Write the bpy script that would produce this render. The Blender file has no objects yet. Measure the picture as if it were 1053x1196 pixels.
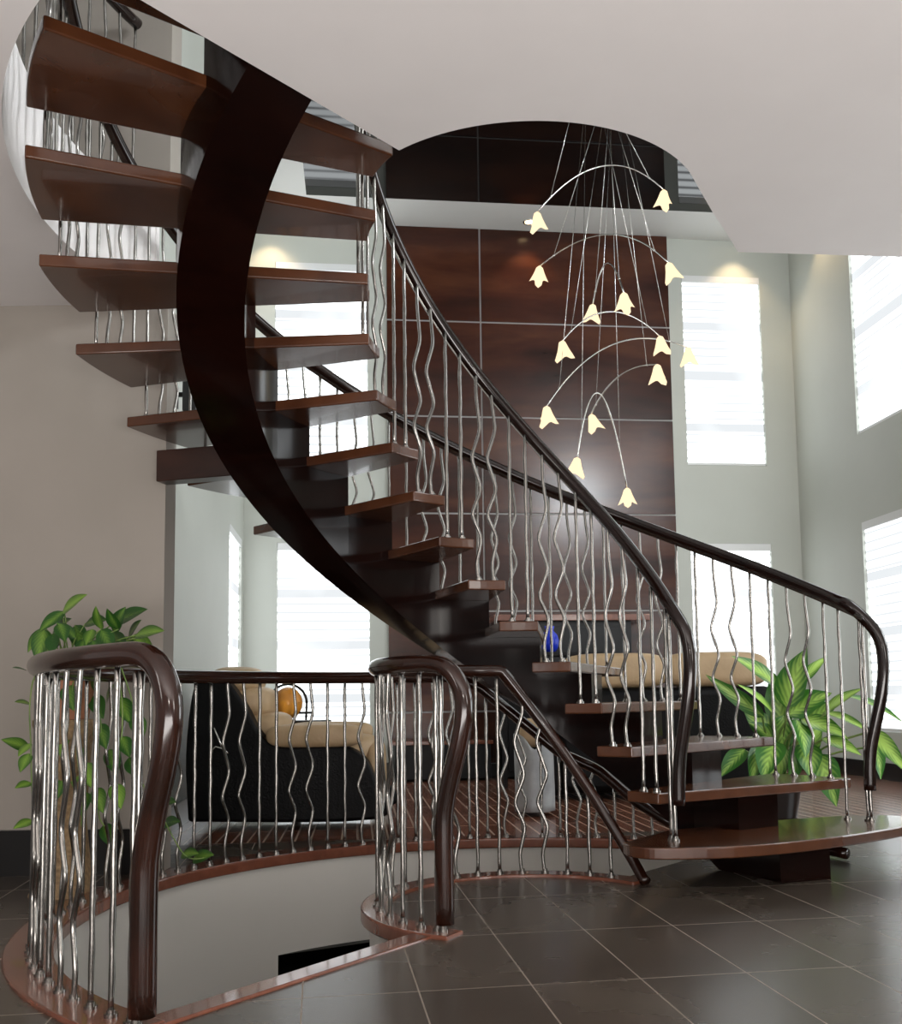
import bpy, bmesh, math, random
from mathutils import Vector, Matrix
PI=math.pi; R_=math.radians
random.seed(7)
COL=bpy.context.scene.collection
sc=bpy.context.scene

# ------------------------------------------------------------------ camera
F,PIT,ROL,HC=1159.146,0.0919,-0.0137,0.7618
CXP,CYP=547.9,709.61
def cam_axes():
    c,s=math.cos(PIT),math.sin(PIT); cr,sr=math.cos(ROL),math.sin(ROL)
    U0=Vector((0,-s,c)); X=Vector((1,0,0)); Fw=Vector((0,c,s))
    return X*cr+U0*sr, U0*cr-X*sr, Fw
RX,UP,FW=cam_axes()
def at(px,py,Y):
    """point of the place seen in direction (px,py) at distance Y in front of the viewer"""
    d=FW+RX*((px-CXP)/F)-UP*((py-CYP)/F)
    return Vector((0,0,HC))+d*(Y/d.y)
def atz(px,py,z):
    d=FW+RX*((px-CXP)/F)-UP*((py-CYP)/F)
    return Vector((0,0,HC))+d*((z-HC)/d.z)
cd=bpy.data.cameras.new('camera'); cam=bpy.data.objects.new('camera',cd); COL.objects.link(cam)
M=Matrix((RX,UP,-FW)).transposed().to_4x4(); M.translation=Vector((0,0,HC)); cam.matrix_world=M
cd.sensor_fit='HORIZONTAL'; cd.sensor_width=36; cd.lens=F/1053*36
cd.shift_x=-(CXP-526.5)/1053; cd.shift_y=(CYP-598)/1053
cd.clip_start=.05; cd.clip_end=100
sc.camera=cam
sc.view_settings.view_transform='Standard'; sc.view_settings.look='None'
sc.view_settings.exposure=0; sc.view_settings.gamma=1; sc.view_settings.use_curve_mapping=False

# ------------------------------------------------------------------ materials
def mat(name,base,rough=.5,metal=0,coat=0,spec=.5,ior=1.5):
    m=bpy.data.materials.new(name); m.use_nodes=True; b=m.node_tree.nodes['Principled BSDF']
    b.inputs['Base Color'].default_value=(*base,1); b.inputs['Roughness'].default_value=rough
    b.inputs['Metallic'].default_value=metal; b.inputs['Coat Weight'].default_value=coat
    b.inputs['Coat Roughness'].default_value=.06
    b.inputs['IOR'].default_value=ior; b.inputs['Specular IOR Level'].default_value=spec
    return m
def nodes(m): return m.node_tree.nodes, m.node_tree.links, m.node_tree.nodes['Principled BSDF']
def ramp(n,stops):
    r=n.new('ShaderNodeValToRGB'); e=r.color_ramp.elements
    while len(e)<len(stops): e.new(.5)
    for i,(p,c) in enumerate(stops): e[i].position=p; e[i].color=(*c,1)
    return r
def wood(name,c1,c2,rough=.3,scale=(3,3,40),nscale=2.0,coat=.3,bump=0,rot=(0,0,0),coord='Object'):
    m=mat(name,c1,rough,coat=coat); n,l,b=nodes(m)
    t=n.new('ShaderNodeTexCoord'); mp=n.new('ShaderNodeMapping'); mp.inputs['Scale'].default_value=scale; mp.inputs['Rotation'].default_value=rot
    no=n.new('ShaderNodeTexNoise'); no.inputs['Scale'].default_value=nscale; no.inputs['Detail'].default_value=6; no.inputs['Distortion'].default_value=.6
    l.new(t.outputs[coord],mp.inputs[0]); l.new(mp.outputs[0],no.inputs['Vector'])
    r=ramp(n,[(.3,c1),(.72,c2)]); l.new(no.outputs['Fac'],r.inputs[0]); l.new(r.outputs[0],b.inputs['Base Color'])
    return m
def noisy(name,c1,c2,rough,nscale=4,detail=4,bump=0,bscale=60,coat=0,metal=0):
    m=mat(name,c1,rough,coat=coat,metal=metal); n,l,b=nodes(m)
    t=n.new('ShaderNodeTexCoord'); no=n.new('ShaderNodeTexNoise'); no.inputs['Scale'].default_value=nscale; no.inputs['Detail'].default_value=detail
    l.new(t.outputs['Object'],no.inputs['Vector']); r=ramp(n,[(.3,c1),(.7,c2)]); l.new(no.outputs['Fac'],r.inputs[0]); l.new(r.outputs[0],b.inputs['Base Color'])
    if bump:
        n2=n.new('ShaderNodeTexNoise'); n2.inputs['Scale'].default_value=bscale; l.new(t.outputs['Object'],n2.inputs['Vector'])
        bp=n.new('ShaderNodeBump'); bp.inputs['Strength'].default_value=bump; bp.inputs['Distance'].default_value=.01
        l.new(n2.outputs['Fac'],bp.inputs['Height']); l.new(bp.outputs[0],b.inputs['Normal'])
    return m
M_tread=wood('tread_wood',(.052,.016,.0065),(.105,.036,.014),.24,(2.2,2.2,2),2.0,.35)
M_string=wood('stringer_wood',(.0035,.001,.0008),(.010,.0026,.0016),.13,(1,1,6),2,0)
M_rail=wood('handrail_wood',(.006,.0025,.0018),(.015,.0055,.004),.15,(2,2,2),3,.3)
M_newel=wood('guard_rail_wood',(.012,.004,.0022),(.030,.009,.005),.15,(2,2,2),3,.3)
M_trim=wood('trim_wood',(.12,.036,.019),(.20,.064,.034),.24,(6,6,6),2,.5)
M_steel=noisy('hammered_steel',(.24,.23,.215),(.33,.315,.295),.24,30,3,bump=.06,bscale=30,metal=1)
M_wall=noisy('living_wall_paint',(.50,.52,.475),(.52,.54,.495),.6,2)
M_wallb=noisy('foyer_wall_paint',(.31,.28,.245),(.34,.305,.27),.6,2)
M_white=mat('white_paint',(.68,.68,.66),.6)
M_ceil=noisy('ceiling_paint',(.80,.765,.755),(.83,.795,.785),.7,3)
M_well=mat('well_wall_paint',(.62,.60,.56),.45)
M_black=mat('black_baseboard',(.006,.005,.005),.3)
M_blackl=noisy('black_leather',(.0012,.0012,.0015),(.003,.003,.0035),.42,8,bump=.3,bscale=90)
M_tan=noisy('tan_leather',(.42,.29,.16),(.52,.37,.22),.5,5,bump=.2,bscale=50)
M_grey=noisy('grey_cloth',(.30,.31,.32),(.42,.43,.44),.6,6,bump=.3,bscale=40)
M_frame=mat('window_frame_white',(.75,.76,.76),.4)
M_chrome=mat('chrome_wire',(.75,.73,.70),.25,1)
M_glossb=mat('satin_black',(.004,.004,.005),.45)
M_terra=noisy('terracotta',(.30,.12,.06),(.40,.17,.09),.7,8)
M_wicker=noisy('wicker',(.14,.085,.04),(.30,.20,.10),.7,60,bump=.6,bscale=80)
M_soil=noisy('soil',(.02,.013,.008),(.05,.03,.02),.9,40)
M_stem=noisy('green_stem',(.10,.20,.04),(.25,.34,.10),.5,12)
M_amber=mat('amber_glass',(.85,.36,.05),.25); M_amber.node_tree.nodes['Principled BSDF'].inputs['Transmission Weight'].default_value=.35
M_iron=mat('dark_iron',(.012,.010,.009),.4,.6)
M_blue=mat('blue_glass',(.01,.03,.45),.15)
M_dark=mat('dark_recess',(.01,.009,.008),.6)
# glossy black stretch ceiling
M_mirror=mat('gloss_black_ceiling',(.003,.003,.003),.015,0,0,.5,1.55)
# tile floor
def tile_mat():
    m=mat('floor_tile',(.06,.05,.04),.3); n,l,b=nodes(m)
    t=n.new('ShaderNodeTexCoord'); mp=n.new('ShaderNodeMapping'); mp.vector_type='TEXTURE'
    a=.1502; tx,ty=-.4447,2.6394
    mp.inputs['Location'].default_value=(tx,ty,0); mp.inputs['Rotation'].default_value=(0,0,a)
    l.new(t.outputs['Object'],mp.inputs[0])
    sp=n.new('ShaderNodeSeparateXYZ'); l.new(mp.outputs[0],sp.inputs[0])
    def mth(op,x,y=None,z=None):
        q=n.new('ShaderNodeMath'); q.operation=op
        for i,v in enumerate((x,y,z)):
            if v is None: continue
            if isinstance(v,(int,float)): q.inputs[i].default_value=v
            else: l.new(v,q.inputs[i])
        return q.outputs[0]
    def grid(v,size,w):
        u=mth('DIVIDE',v,size); fr=mth('FRACT',mth('ADD',u,.5)); d=mth('ABSOLUTE',mth('SUBTRACT',fr,.5))
        return mth('LESS_THAN',d,w/size/2), mth('FLOOR',u)
    g1,i1=grid(sp.outputs[0],.302,.0042); g2,i2=grid(sp.outputs[1],.5844,.0042)
    gm=mth('MAXIMUM',g1,g2)
    wn=n.new('ShaderNodeTexWhiteNoise'); wn.noise_dimensions='2D'; cb=n.new('ShaderNodeCombineXYZ'); l.new(i1,cb.inputs[0]); l.new(i2,cb.inputs[1]); l.new(cb.outputs[0],wn.inputs['Vector'])
    no=n.new('ShaderNodeTexNoise'); no.inputs['Scale'].default_value=2.2; no.inputs['Detail'].default_value=4; no.inputs['Distortion'].default_value=.2
    l.new(t.outputs['Object'],no.inputs['Vector'])
    s=mth('ADD',mth('MULTIPLY',wn.outputs[0],.22),mth('MULTIPLY',no.outputs['Fac'],.8))
    r=ramp(n,[(.2,(.040,.031,.024)),(.5,(.060,.047,.036)),(.85,(.090,.072,.056))]); l.new(s,r.inputs[0])
    mx=n.new('ShaderNodeMix'); mx.data_type='RGBA'; l.new(gm,mx.inputs[0]); l.new(r.outputs[0],mx.inputs[6]); mx.inputs[7].default_value=(.26,.22,.18,1)
    l.new(mx.outputs[2],b.inputs['Base Color'])
    rr=mth('ADD',mth('MULTIPLY',no.outputs['Fac'],.06),.24); rr=mth('ADD',rr,mth('MULTIPLY',gm,.3)); l.new(rr,b.inputs['Roughness'])
    bp=n.new('ShaderNodeBump'); bp.inputs['Strength'].default_value=.12; bp.inputs['Distance'].default_value=.003
    h=mth('SUBTRACT',1.0,gm); l.new(h,bp.inputs['Height']); l.new(bp.outputs[0],b.inputs['Normal'])
    return m
M_tile=tile_mat()
def plank_mat():
    m=mat('plank_floor',(.12,.04,.02),.22,coat=.3); n,l,b=nodes(m)
    t=n.new('ShaderNodeTexCoord'); mp=n.new('ShaderNodeMapping'); mp.inputs['Rotation'].default_value=(0,0,R_(-96.5)); l.new(t.outputs['Object'],mp.inputs[0])
    br=n.new('ShaderNodeTexBrick'); br.inputs['Scale'].default_value=1; br.inputs['Brick Width'].default_value=1.1; br.inputs['Row Height'].default_value=.085
    br.inputs['Mortar Size'].default_value=.006; br.inputs['Color1'].default_value=(.13,.045,.026,1); br.inputs['Color2'].default_value=(.20,.072,.042,1); br.inputs['Mortar'].default_value=(.50,.38,.30,1)
    l.new(mp.outputs[0],br.inputs['Vector']); l.new(br.outputs['Color'],b.inputs['Base Color'])
    return m
M_plank=plank_mat()
def panel_mat():
    m=mat('lacquered_wall_panel',(.05,.015,.008),.20,coat=.0,spec=.35); n,l,b=nodes(m)
    t=n.new('ShaderNodeTexCoord'); mp=n.new('ShaderNodeMapping'); mp.inputs['Scale'].default_value=(.5,.5,2.2); l.new(t.outputs['Object'],mp.inputs[0])
    no=n.new('ShaderNodeTexNoise'); no.inputs['Scale'].default_value=1.5; no.inputs['Detail'].default_value=8; no.inputs['Distortion'].default_value=.3; l.new(mp.outputs[0],no.inputs['Vector'])
    r=ramp(n,[(.3,(.020,.006,.003)),(.5,(.044,.012,.006)),(.76,(.095,.030,.013))]); l.new(no.outputs['Fac'],r.inputs[0]); l.new(r.outputs[0],b.inputs['Base Color'])
    return m
M_panel=panel_mat()
def shade_mat(name,z0,z1,strength):
    """daylit roller shade in a lit window: thin slats and three denser bands"""
    m=bpy.data.materials.new(name); m.use_nodes=True; n=m.node_tree.nodes; l=m.node_tree.links; n.clear()
    out=n.new('ShaderNodeOutputMaterial'); em=n.new('ShaderNodeEmission'); l.new(em.outputs[0],out.inputs[0])
    t=n.new('ShaderNodeTexCoord'); sp=n.new('ShaderNodeSeparateXYZ'); l.new(t.outputs['Object'],sp.inputs[0])
    def mth(op,x,y=None):
        q=n.new('ShaderNodeMath'); q.operation=op
        for i,v in enumerate((x,y)):
            if v is None: continue
            if isinstance(v,(int,float)): q.inputs[i].default_value=v
            else: l.new(v,q.inputs[i])
        return q.outputs[0]
    h=z1-z0
    u=mth('DIVIDE',mth('SUBTRACT',sp.outputs[2],z0),h)
    s=mth('SINE',mth('MULTIPLY',sp.outputs[2],2*PI/.085))
    s=mth('MULTIPLY',mth('ADD',s,1),.5); s=mth('POWER',s,3)
    no=n.new('ShaderNodeTexNoise'); no.inputs['Scale'].default_value=1.3; l.new(t.outputs['Object'],no.inputs['Vector'])
    s=mth('MINIMUM',mth('MULTIPLY',s,mth('MULTIPLY',no.outputs['Fac'],1.9)),.99)
    band=None
    for c in (.20,.47,.735):
        d=mth('ABSOLUTE',mth('SUBTRACT',u,c)); g=mth('LESS_THAN',d,.022)
        band=g if band is None else mth('MAXIMUM',band,g)
    k=mth('MAXIMUM',s,mth('MULTIPLY',band,mth('MINIMUM',mth('ADD',.72,mth('MULTIPLY',no.outputs['Fac'],.5)),1.0)))
    mx=n.new('ShaderNodeMix'); mx.data_type='RGBA'; l.new(k,mx.inputs[0]); mx.inputs[6].default_value=(.93,.98,1.0,1)
    q=.89/strength; mx.inputs[7].default_value=(q*.96,q,q*1.03,1)
    l.new(mx.outputs[2],em.inputs['Color']); em.inputs['Strength'].default_value=strength
    return m
def emis(name,c,s):
    m=bpy.data.materials.new(name); m.use_nodes=True; n=m.node_tree.nodes; n.clear()
    o=n.new('ShaderNodeOutputMaterial'); e=n.new('ShaderNodeEmission'); m.node_tree.links.new(e.outputs[0],o.inputs[0]); e.inputs[0].default_value=(*c,1); e.inputs[1].default_value=s
    return m
M_bulb=emis('lit_glass_shade',(1,.80,.50),1.35)
M_dl=emis('downlight_lamp',(1,.75,.42),6)
def leaf_mat(name,dark,light,var):
    m=mat(name,dark,.35); n,l,b=nodes(m)
    uv=n.new('ShaderNodeUVMap'); uv.uv_map='UVMap'; ut=n.new('ShaderNodeUVMap'); ut.uv_map='tint'; st_=n.new('ShaderNodeSeparateXYZ'); l.new(ut.outputs[0],st_.inputs[0]); sp=n.new('ShaderNodeSeparateXYZ'); l.new(uv.outputs[0],sp.inputs[0])
    def mth(op,x,y=None):
        q=n.new('ShaderNodeMath'); q.operation=op
        for i,v in enumerate((x,y)):
            if v is None: continue
            if isinstance(v,(int,float)): q.inputs[i].default_value=v
            else: l.new(v,q.inputs[i])
        return q.outputs[0]
    e=mth('ABSOLUTE',mth('SUBTRACT',sp.outputs[0],.5))
    st=mth('SINE',mth('ADD',mth('MULTIPLY',sp.outputs[1],42),mth('MULTIPLY',e,-38)))
    k=mth('SUBTRACT',1.0,mth('MULTIPLY',e,2.3)); k=mth('ADD',k,mth('MULTIPLY',st,var*.22)); k=mth('MULTIPLY',k,var)
    oi=n.new('ShaderNodeTexNoise'); oi.inputs['Scale'].default_value=7; t=n.new('ShaderNodeTexCoord'); l.new(t.outputs['Object'],oi.inputs['Vector'])
    k=mth('ADD',k,mth('MULTIPLY',mth('SUBTRACT',oi.outputs['Fac'],.5),.9)); k=mth('ADD',k,mth('MULTIPLY',mth('SUBTRACT',st_.outputs[0],.5),.7))
    r=ramp(n,[(.1,dark),(.9,light)]); l.new(k,r.inputs[0]); l.new(r.outputs[0],b.inputs['Base Color'])
    b.inputs['Subsurface Weight'].default_value=0
    return m
M_leafR=leaf_mat('variegated_leaf',(.03,.15,.014),(.46,.70,.15),.85)
M_leafL=leaf_mat('pothos_leaf',(.020,.085,.012),(.24,.42,.06),.55)

for m_,v_ in ((M_string,.17),(M_rail,.4),(M_newel,.45),(M_blackl,.15),(M_glossb,.3)):
    m_.node_tree.nodes['Principled BSDF'].inputs['Specular IOR Level'].default_value=v_
M_joint=mat('silver_joint',(.34,.32,.31),.5,.0)
M_arm=wood('arm_wood',(.020,.006,.003),(.040,.012,.006),.3,(2,2,6),2,0)

# ------------------------------------------------------------------ object helpers
def link(name,bm,m,parent=None,smooth=False,bevel=0):
    me=bpy.data.meshes.new(name)
    bmesh.ops.recalc_face_normals(bm,faces=bm.faces[:])
    bm.to_mesh(me); bm.free()
    if m: me.materials.append(m)
    o=bpy.data.objects.new(name,me); COL.objects.link(o)
    if smooth:
        for p in me.polygons: p.use_smooth=True
        if smooth=='auto':
            try: me.set_sharp_from_angle(angle=R_(38))
            except Exception: pass
    if parent: o.parent=parent
    if bevel:
        md=o.modifiers.new('bevel','BEVEL'); md.width=bevel; md.segments=3; md.limit_method='ANGLE'; md.angle_limit=R_(40)
    return o
def empty(name,loc,label,cat,group=None):
    o=bpy.data.objects.new(name,None); COL.objects.link(o); o.location=loc; o.empty_display_size=.1
    tag(o,label,cat,group); return o
def tag(o,label,cat,group=None):
    o['label']=label; o['category']=cat
    if group: o['group']=group
    return o
def struct(o,label=None,cat=None):
    o['kind']='structure'
    if label: o['label']=label
    if cat: o['category']=cat
    return o
def child(o,parent):
    """keeps world placement of a mesh built in world coordinates under a parent that only has a location"""
    o.parent=parent; o.matrix_parent_inverse=Matrix.Translation(-parent.location) @ Matrix.Identity(4)
    return o
def put(name,bm,m,parent,smooth=False,bevel=0):
    o=link(name,bm,m,None,smooth,bevel)
    if parent: o.parent=parent; o.matrix_parent_inverse=PINV(parent)
    return o
def PINV(p):
    v=Vector((0,0,0)); q=p
    # every parent in this script carries only a location, sub-parents sit at the origin
    while q is not None:
        if q.type=='EMPTY': v+=q.location
        q=q.parent
    return Matrix.Translation(-v) if p.type=='EMPTY' else Matrix.Identity(4)
def box(bm,c,s,rz=0,rx=0,ry=0):
    mt=Matrix.Translation(c)@Matrix.Rotation(rz,4,'Z')@Matrix.Rotation(rx,4,'X')@Matrix.Rotation(ry,4,'Y')@Matrix.Diagonal((s[0],s[1],s[2],1))
    return bmesh.ops.create_cube(bm,size=1,matrix=mt)['verts']
def cyl(bm,c,r,h,n=16,r2=None,mt=None):
    m=Matrix.Translation(c); 
    if mt is not None: m=m@mt
    return bmesh.ops.create_cone(bm,cap_ends=True,segments=n,radius1=r,radius2=r if r2 is None else r2,depth=h,matrix=m)['verts']
def tube(bm,pts,r,n=8,rad=None,up=None,ry=None,cap=True):
    """sweep a round (or oval, ry) section along points"""
    pts=[Vector(p) for p in pts]; k=len(pts); rings=[]
    T=[]
    for i in range(k):
        a=pts[max(i-1,0)]; b=pts[min(i+1,k-1)]; T.append((b-a).normalized())
    if up is None:
        up=Vector((0,0,1)) if abs(T[0].z)<.9 else Vector((1,0,0))
    nrm=(Vector(up)-T[0]*Vector(up).dot(T[0])).normalized()
    for i in range(k):
        nrm=(nrm-T[i]*nrm.dot(T[i])).normalized(); bi=T[i].cross(nrm)
        rr=r if rad is None else rad[i]; r2=rr if ry is None else rr*ry/r
        ring=[bm.verts.new(pts[i]+nrm*(rr*math.cos(2*PI*j/n))+bi*(r2*math.sin(2*PI*j/n))) for j in range(n)]
        rings.append(ring)
    for i in range(k-1):
        for j in range(n):
            bm.faces.new((rings[i][j],rings[i][(j+1)%n],rings[i+1][(j+1)%n],rings[i+1][j]))
    if cap: bm.faces.new(rings[0][::-1]); bm.faces.new(rings[-1])
def smoothpath(pts,sub=6):
    """Catmull-Rom"""
    P=[Vector(p) for p in pts]; out=[]
    for i in range(len(P)-1):
        p0=P[max(i-1,0)]; p1=P[i]; p2=P[i+1]; p3=P[min(i+2,len(P)-1)]
        for j in range(sub):
            t=j/sub
            out.append(.5*((2*p1)+(p2-p0)*t+(2*p0-5*p1+4*p2-p3)*t*t+(3*p1-p0-3*p2+p3)*t**3))
    out.append(P[-1]); return out
def prism(bm,poly,z0,z1):
    lo=[bm.verts.new((x,y,z0)) for x,y in poly]; hi=[bm.verts.new((x,y,z1)) for x,y in poly]; n=len(poly)
    bm.faces.new(lo[::-1]); bm.faces.new(hi)
    for i in range(n): bm.faces.new((lo[i],lo[(i+1)%n],hi[(i+1)%n],hi[i]))
def blob(bm,c,s,rz=0,rx=0,e=.6,nu=24,nv=14):
    """superellipsoid cushion"""
    sg=lambda v,p: math.copysign(abs(v)**p,v)
    mt=Matrix.Translation(c)@Matrix.Rotation(rz,4,'Z')@Matrix.Rotation(rx,4,'X')
    rows=[]
    for i in range(nv+1):
        v=-PI/2+PI*i/nv; row=[]
        for j in range(nu):
            u=2*PI*j/nu
            row.append(bm.verts.new(mt@Vector((s[0]*sg(math.cos(v),e)*sg(math.cos(u),e),s[1]*sg(math.cos(v),e)*sg(math.sin(u),e),s[2]*sg(math.sin(v),e)))))
        rows.append(row)
    for i in range(nv):
        for j in range(nu): bm.faces.new((rows[i][j],rows[i][(j+1)%nu],rows[i+1][(j+1)%nu],rows[i+1][j]))
    bmesh.ops.remove_doubles(bm,verts=bm.verts[:],dist=1e-4)

# ------------------------------------------------------------------ stair geometry
CX,CY=.2276,3.7899; TH0=24.535; DTH=13.25; RISE=.184
def P(r,a,z): return Vector((CX+r*math.cos(R_(a)),CY+r*math.sin(R_(a)),z))
def P2(r,a): return (CX+r*math.cos(R_(a)),CY+r*math.sin(R_(a)))
def helix(a): return RISE*(1+(a-TH0)/DTH)
def arc(r,a0,a1,n): return [P2(r,a0+(a1-a0)*i/n) for i in range(n+1)]
ZC=2.65; ZU=17*RISE
WELL0,WELL1=50.5,234.5

# ---- staircase
stair=empty('spiral_staircase',(CX,CY,0),'curving mahogany staircase with open treads rising through the round ceiling opening','staircase')
bm=bmesh.new()
RI,RO,D=1.07,1.31,.36
def stepz(a):
    k=math.floor((a-TH0+7)/DTH)+1
    return max(1,min(k,17))*RISE-.046
angs=[]; a=TH0-7.0
A_END=231
prof=[]
k=1
while a<A_END:
    n=6
    for i in range(n+1):
        aa=a+DTH*i/n
        if aa>A_END: break
        prof.append((aa,min(k,17)*RISE-.046))
    a+=DTH; k+=1
def ringverts(r):
    lo=[];hi=[]
    for aa,zt in prof:
        zb=max(0.0,helix(aa)-D)
        if zt>ZC+.3: zt=ZC+.3
        zb=min(zb,zt-.05)
        lo.append(bm.verts.new(P(r,aa,zb))); hi.append(bm.verts.new(P(r,aa,zt)))
    return lo,hi
li,hi_=ringverts(RI); lo,ho=ringverts(RO)
n=len(prof)
for i in range(n-1):
    bm.faces.new((li[i],li[i+1],hi_[i+1],hi_[i])); bm.faces.new((lo[i],ho[i],ho[i+1],lo[i+1]))
    bm.faces.new((li[i],lo[i],lo[i+1],li[i+1])); bm.faces.new((hi_[i],hi_[i+1],ho[i+1],ho[i]))
bm.faces.new((li[0],hi_[0],ho[0],lo[0])); bm.faces.new((li[-1],lo[-1],ho[-1],hi_[-1]))
bmesh.ops.remove_doubles(bm,verts=bm.verts[:],dist=1e-5)
put('stringer',bm,M_string,stair,'auto')
TT=.045
def tread_poly(k):
    t=TH0+(k-1)*DTH
    return arc(.61,t-8,t+8.2,6)+arc(1.80,t+6.9,t-7.2,10)
T1=[(.60,4.03),(.612,3.945),(.66,3.885),(.75,3.862),(.95,3.872),(1.18,3.945),(1.45,4.09),(1.70,4.26),(1.92,4.44),(2.04,4.60),(2.05,4.72),(1.96,4.80),(1.75,4.80),(1.3,4.62),(.84,4.37)]
T1=[(v.x,v.y) for v in smoothpath([Vector((x,y,0)) for x,y in T1],4)]
for k in range(1,17):
    bm=bmesh.new(); prism(bm,T1 if k==1 else tread_poly(k),k*RISE-TT,k*RISE)
    o=put('tread',bm,M_tread,stair,False,.006)
    if k==1: o['label']='wide rounded bottom tread'
# support arm from the stringer to the wall end
bm=bmesh.new(); p0=Vector((-1.42,4.53,1.85)); p1=P(RO-.02,152,1.85); d=p1-p0
box(bm,(p0+p1)/2,(d.length,.09,.145),math.atan2(d.y,d.x))
o=put('support_arm',bm,M_arm,stair,False,.004)

# ---- balusters
WAVE=[(0,-.002),(.09,-.010),(.22,.018),(.34,-.030),(.475,.019),(.635,-.028),(.785,.016),(.95,0),(1.6,0)]
def baluster(parent,r,a,z0,z1,wavy,steel=None,rr=.0072,plate=True,flip=1):
    base=P(r,a,z0); t=Vector((-math.sin(R_(a)),math.cos(R_(a)),0))
    H=z1-z0; pts=[]; rad=[]
    if wavy and H>.25:
        raw=[]
        # zigzag keeps its size; short rods show only its lower part
        L=.88 if H<.95 else H
        for i in range(61):
            s=H*i/60/L
            for j in range(len(WAVE)-1):
                if WAVE[j][0]<=s<=WAVE[j+1][0]+1e-9:
                    f=(s-WAVE[j][0])/(WAVE[j+1][0]-WAVE[j][0]); o=WAVE[j][1]+(WAVE[j+1][1]-WAVE[j][1])*f; break
            raw.append(o)
        sm=raw
        for _ in range(2): sm=[sum(sm[max(0,i-1):i+2])/len(sm[max(0,i-1):i+2]) for i in range(61)]
        for i in range(61): pts.append(base+Vector((0,0,H*i/60))+t*(-sm[i]*flip)); rad.append(rr)
    else:
        nn=max(6,int(H/.045)); ph=random.random()*6
        for i in range(nn+1):
            w=.0014*math.sin(i*1.7+ph); pts.append(base+Vector((0,0,H*i/nn))+t*w); rad.append(rr*(1+.10*math.sin(i*2.1+ph)))
    bm=bmesh.new(); tube(bm,pts,rr,8,rad)
    b=put('baluster',bm,M_steel,parent,True)
    if plate:
        bm=bmesh.new(); cyl(bm,base+Vector((0,0,.004)),.017,.008,14); cyl(bm,base+Vector((0,0,.012)),.011,.010,12)
        put('base_plate',bm,M_steel,b,'auto')
    return b
def handrail(parent,pts,m,r=.0265,ry=None,name='handrail',rad=None):
    bm=bmesh.new(); tube(bm,pts,r,16,rad=rad,ry=ry,up=(0,0,1)); return put(name,bm,m,parent,True)
def under_bar(parent,pts,off=.031):
    bm=bmesh.new(); tube(bm,[Vector(p)-Vector((0,0,off)) for p in pts],.0045,6,ry=.013,up=(0,0,1)); return put('under_bar',bm,M_steel,parent,'auto')
NEWEL_G=[(-.10,.882),(-.05,.881),(.01,.868),(.055,.828),(.079,.765),(.078,.69),(.058,.60),(.030,.51),(.008,.42),(.0,.33),(.0,.035)]
def newel_pts(r,af,sgn,z0,shape):
    return [P(r,af+sgn*math.degrees(o/r),z0+z) for o,z in shape]
# main stair near (inner) railing
NR,NH=.6625,.937
near=empty('stair_railing',P(.65,TH0,RISE),'steel baluster railing with dark handrail climbing the near inner side of the staircase','railing')
def stair_rail(parent,R,H,Rb,af,a_top,dv,amp,rods,ar=None,Rf=None):
    ar=af if ar is None else ar; Rf=R if Rf is None else Rf
    NS=[(.35,H-.045),(.85,H-.12),(1,H-.23),(.84,H-.36),(.46,H-.50),(.16,H-.61),(.04,H-.70),(0,.14)]; dv=Vector(dv).normalized()*amp; F0=P(Rf,af,RISE)
    up=[P(R,a,helix(a)+H-.0) for a in [a_top-(a_top-ar)*i/90 for i in range(91)]]
    tail=[F0+dv*o+Vector((0,0,z)) for o,z in NS]
    # lower end: the helix keeps falling up to the bend
    path=smoothpath(up[:-1]+tail,3)
    handrail(parent,path,M_rail,.027)
    under_bar(parent,[p for p in up])
    # steel rods of the post
    for da in rods: baluster(parent,Rb if R<1 else Rf+.012,af+da,RISE,helix(af+da)+H-.03,False,rr=.0082)
stair_rail(near,NR,NH,.645,TH0-.6,228,(.75,-.66,0),.072,(.4,2.6))
for k in range(2,17):
    t=TH0+(k-1)*DTH
    for da in (-3.85,2.5):
        a=t+da; baluster(near,.645,a,k*RISE,helix(a)+NH-.03,k%2==1)
# far (outer) railing
FR,FH=1.7286,.9446
far=empty('stair_railing',P(1.74,26.5,RISE),'steel baluster railing with dark handrail along the far outer side of the stair','railing')
stair_rail(far,FR,FH,1.742,26.3,229,(.85,-.5,0),.085,(.35,.95),25.2,1.765)
baluster(far,1.742,30.07,RISE,helix(30)+FH-.03,False)
for k in range(2,17):
    t=TH0+(k-1)*DTH
    for j in range(4):
        a=t-4.94+3.31*j; baluster(far,1.742,a,k*RISE,helix(a)+FH-.03,j in (1,2))

# ---- floor-level guards around the basement stair opening
GRo,GRi,GH=1.721,.583,.8825
go=empty('guard_railing',P(GRo,234,0),'steel baluster guard curving round the outer rim of the basement stair opening','railing')
def outer_h(a):
    pts=[(20,.0),(30,.03),(62,.10),(67.7,.20),(74.5,.37),(81.3,.46),(96,.83),(101,.8825),(400,.8825)]
    for (a0,h0),(a1,h1) in zip(pts,pts[1:]):
        if a0<=a<=a1: return h0+(h1-h0)*(a-a0)/(a1-a0)
path=[P(GRo,a,outer_h(a)) for a in [30+(230.5-30)*i/150 for i in range(151)]]
tail=[P(GRo,234.35+math.degrees(o/GRo),z) for o,z in NEWEL_G[1:]]
fp=path+smoothpath([path[-1]]+tail,4)[1:]; handrail(go,fp,M_newel,.032,rad=[.032-(.0055*max(0,1-i/95)) for i in range(len(fp))])
bm=bmesh.new(); 
k=-16
while True:
    a=117.9+3.3*k
    if a>232: break
    h=outer_h(a)
    baluster(go,GRo,a,0.012,h-.02,k%4 in (0,3),rr=.0078); k+=1
for da in (-.55,.1): baluster(go,GRo+.004,233.6+da,.012,.84,False,rr=.0085)
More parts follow.
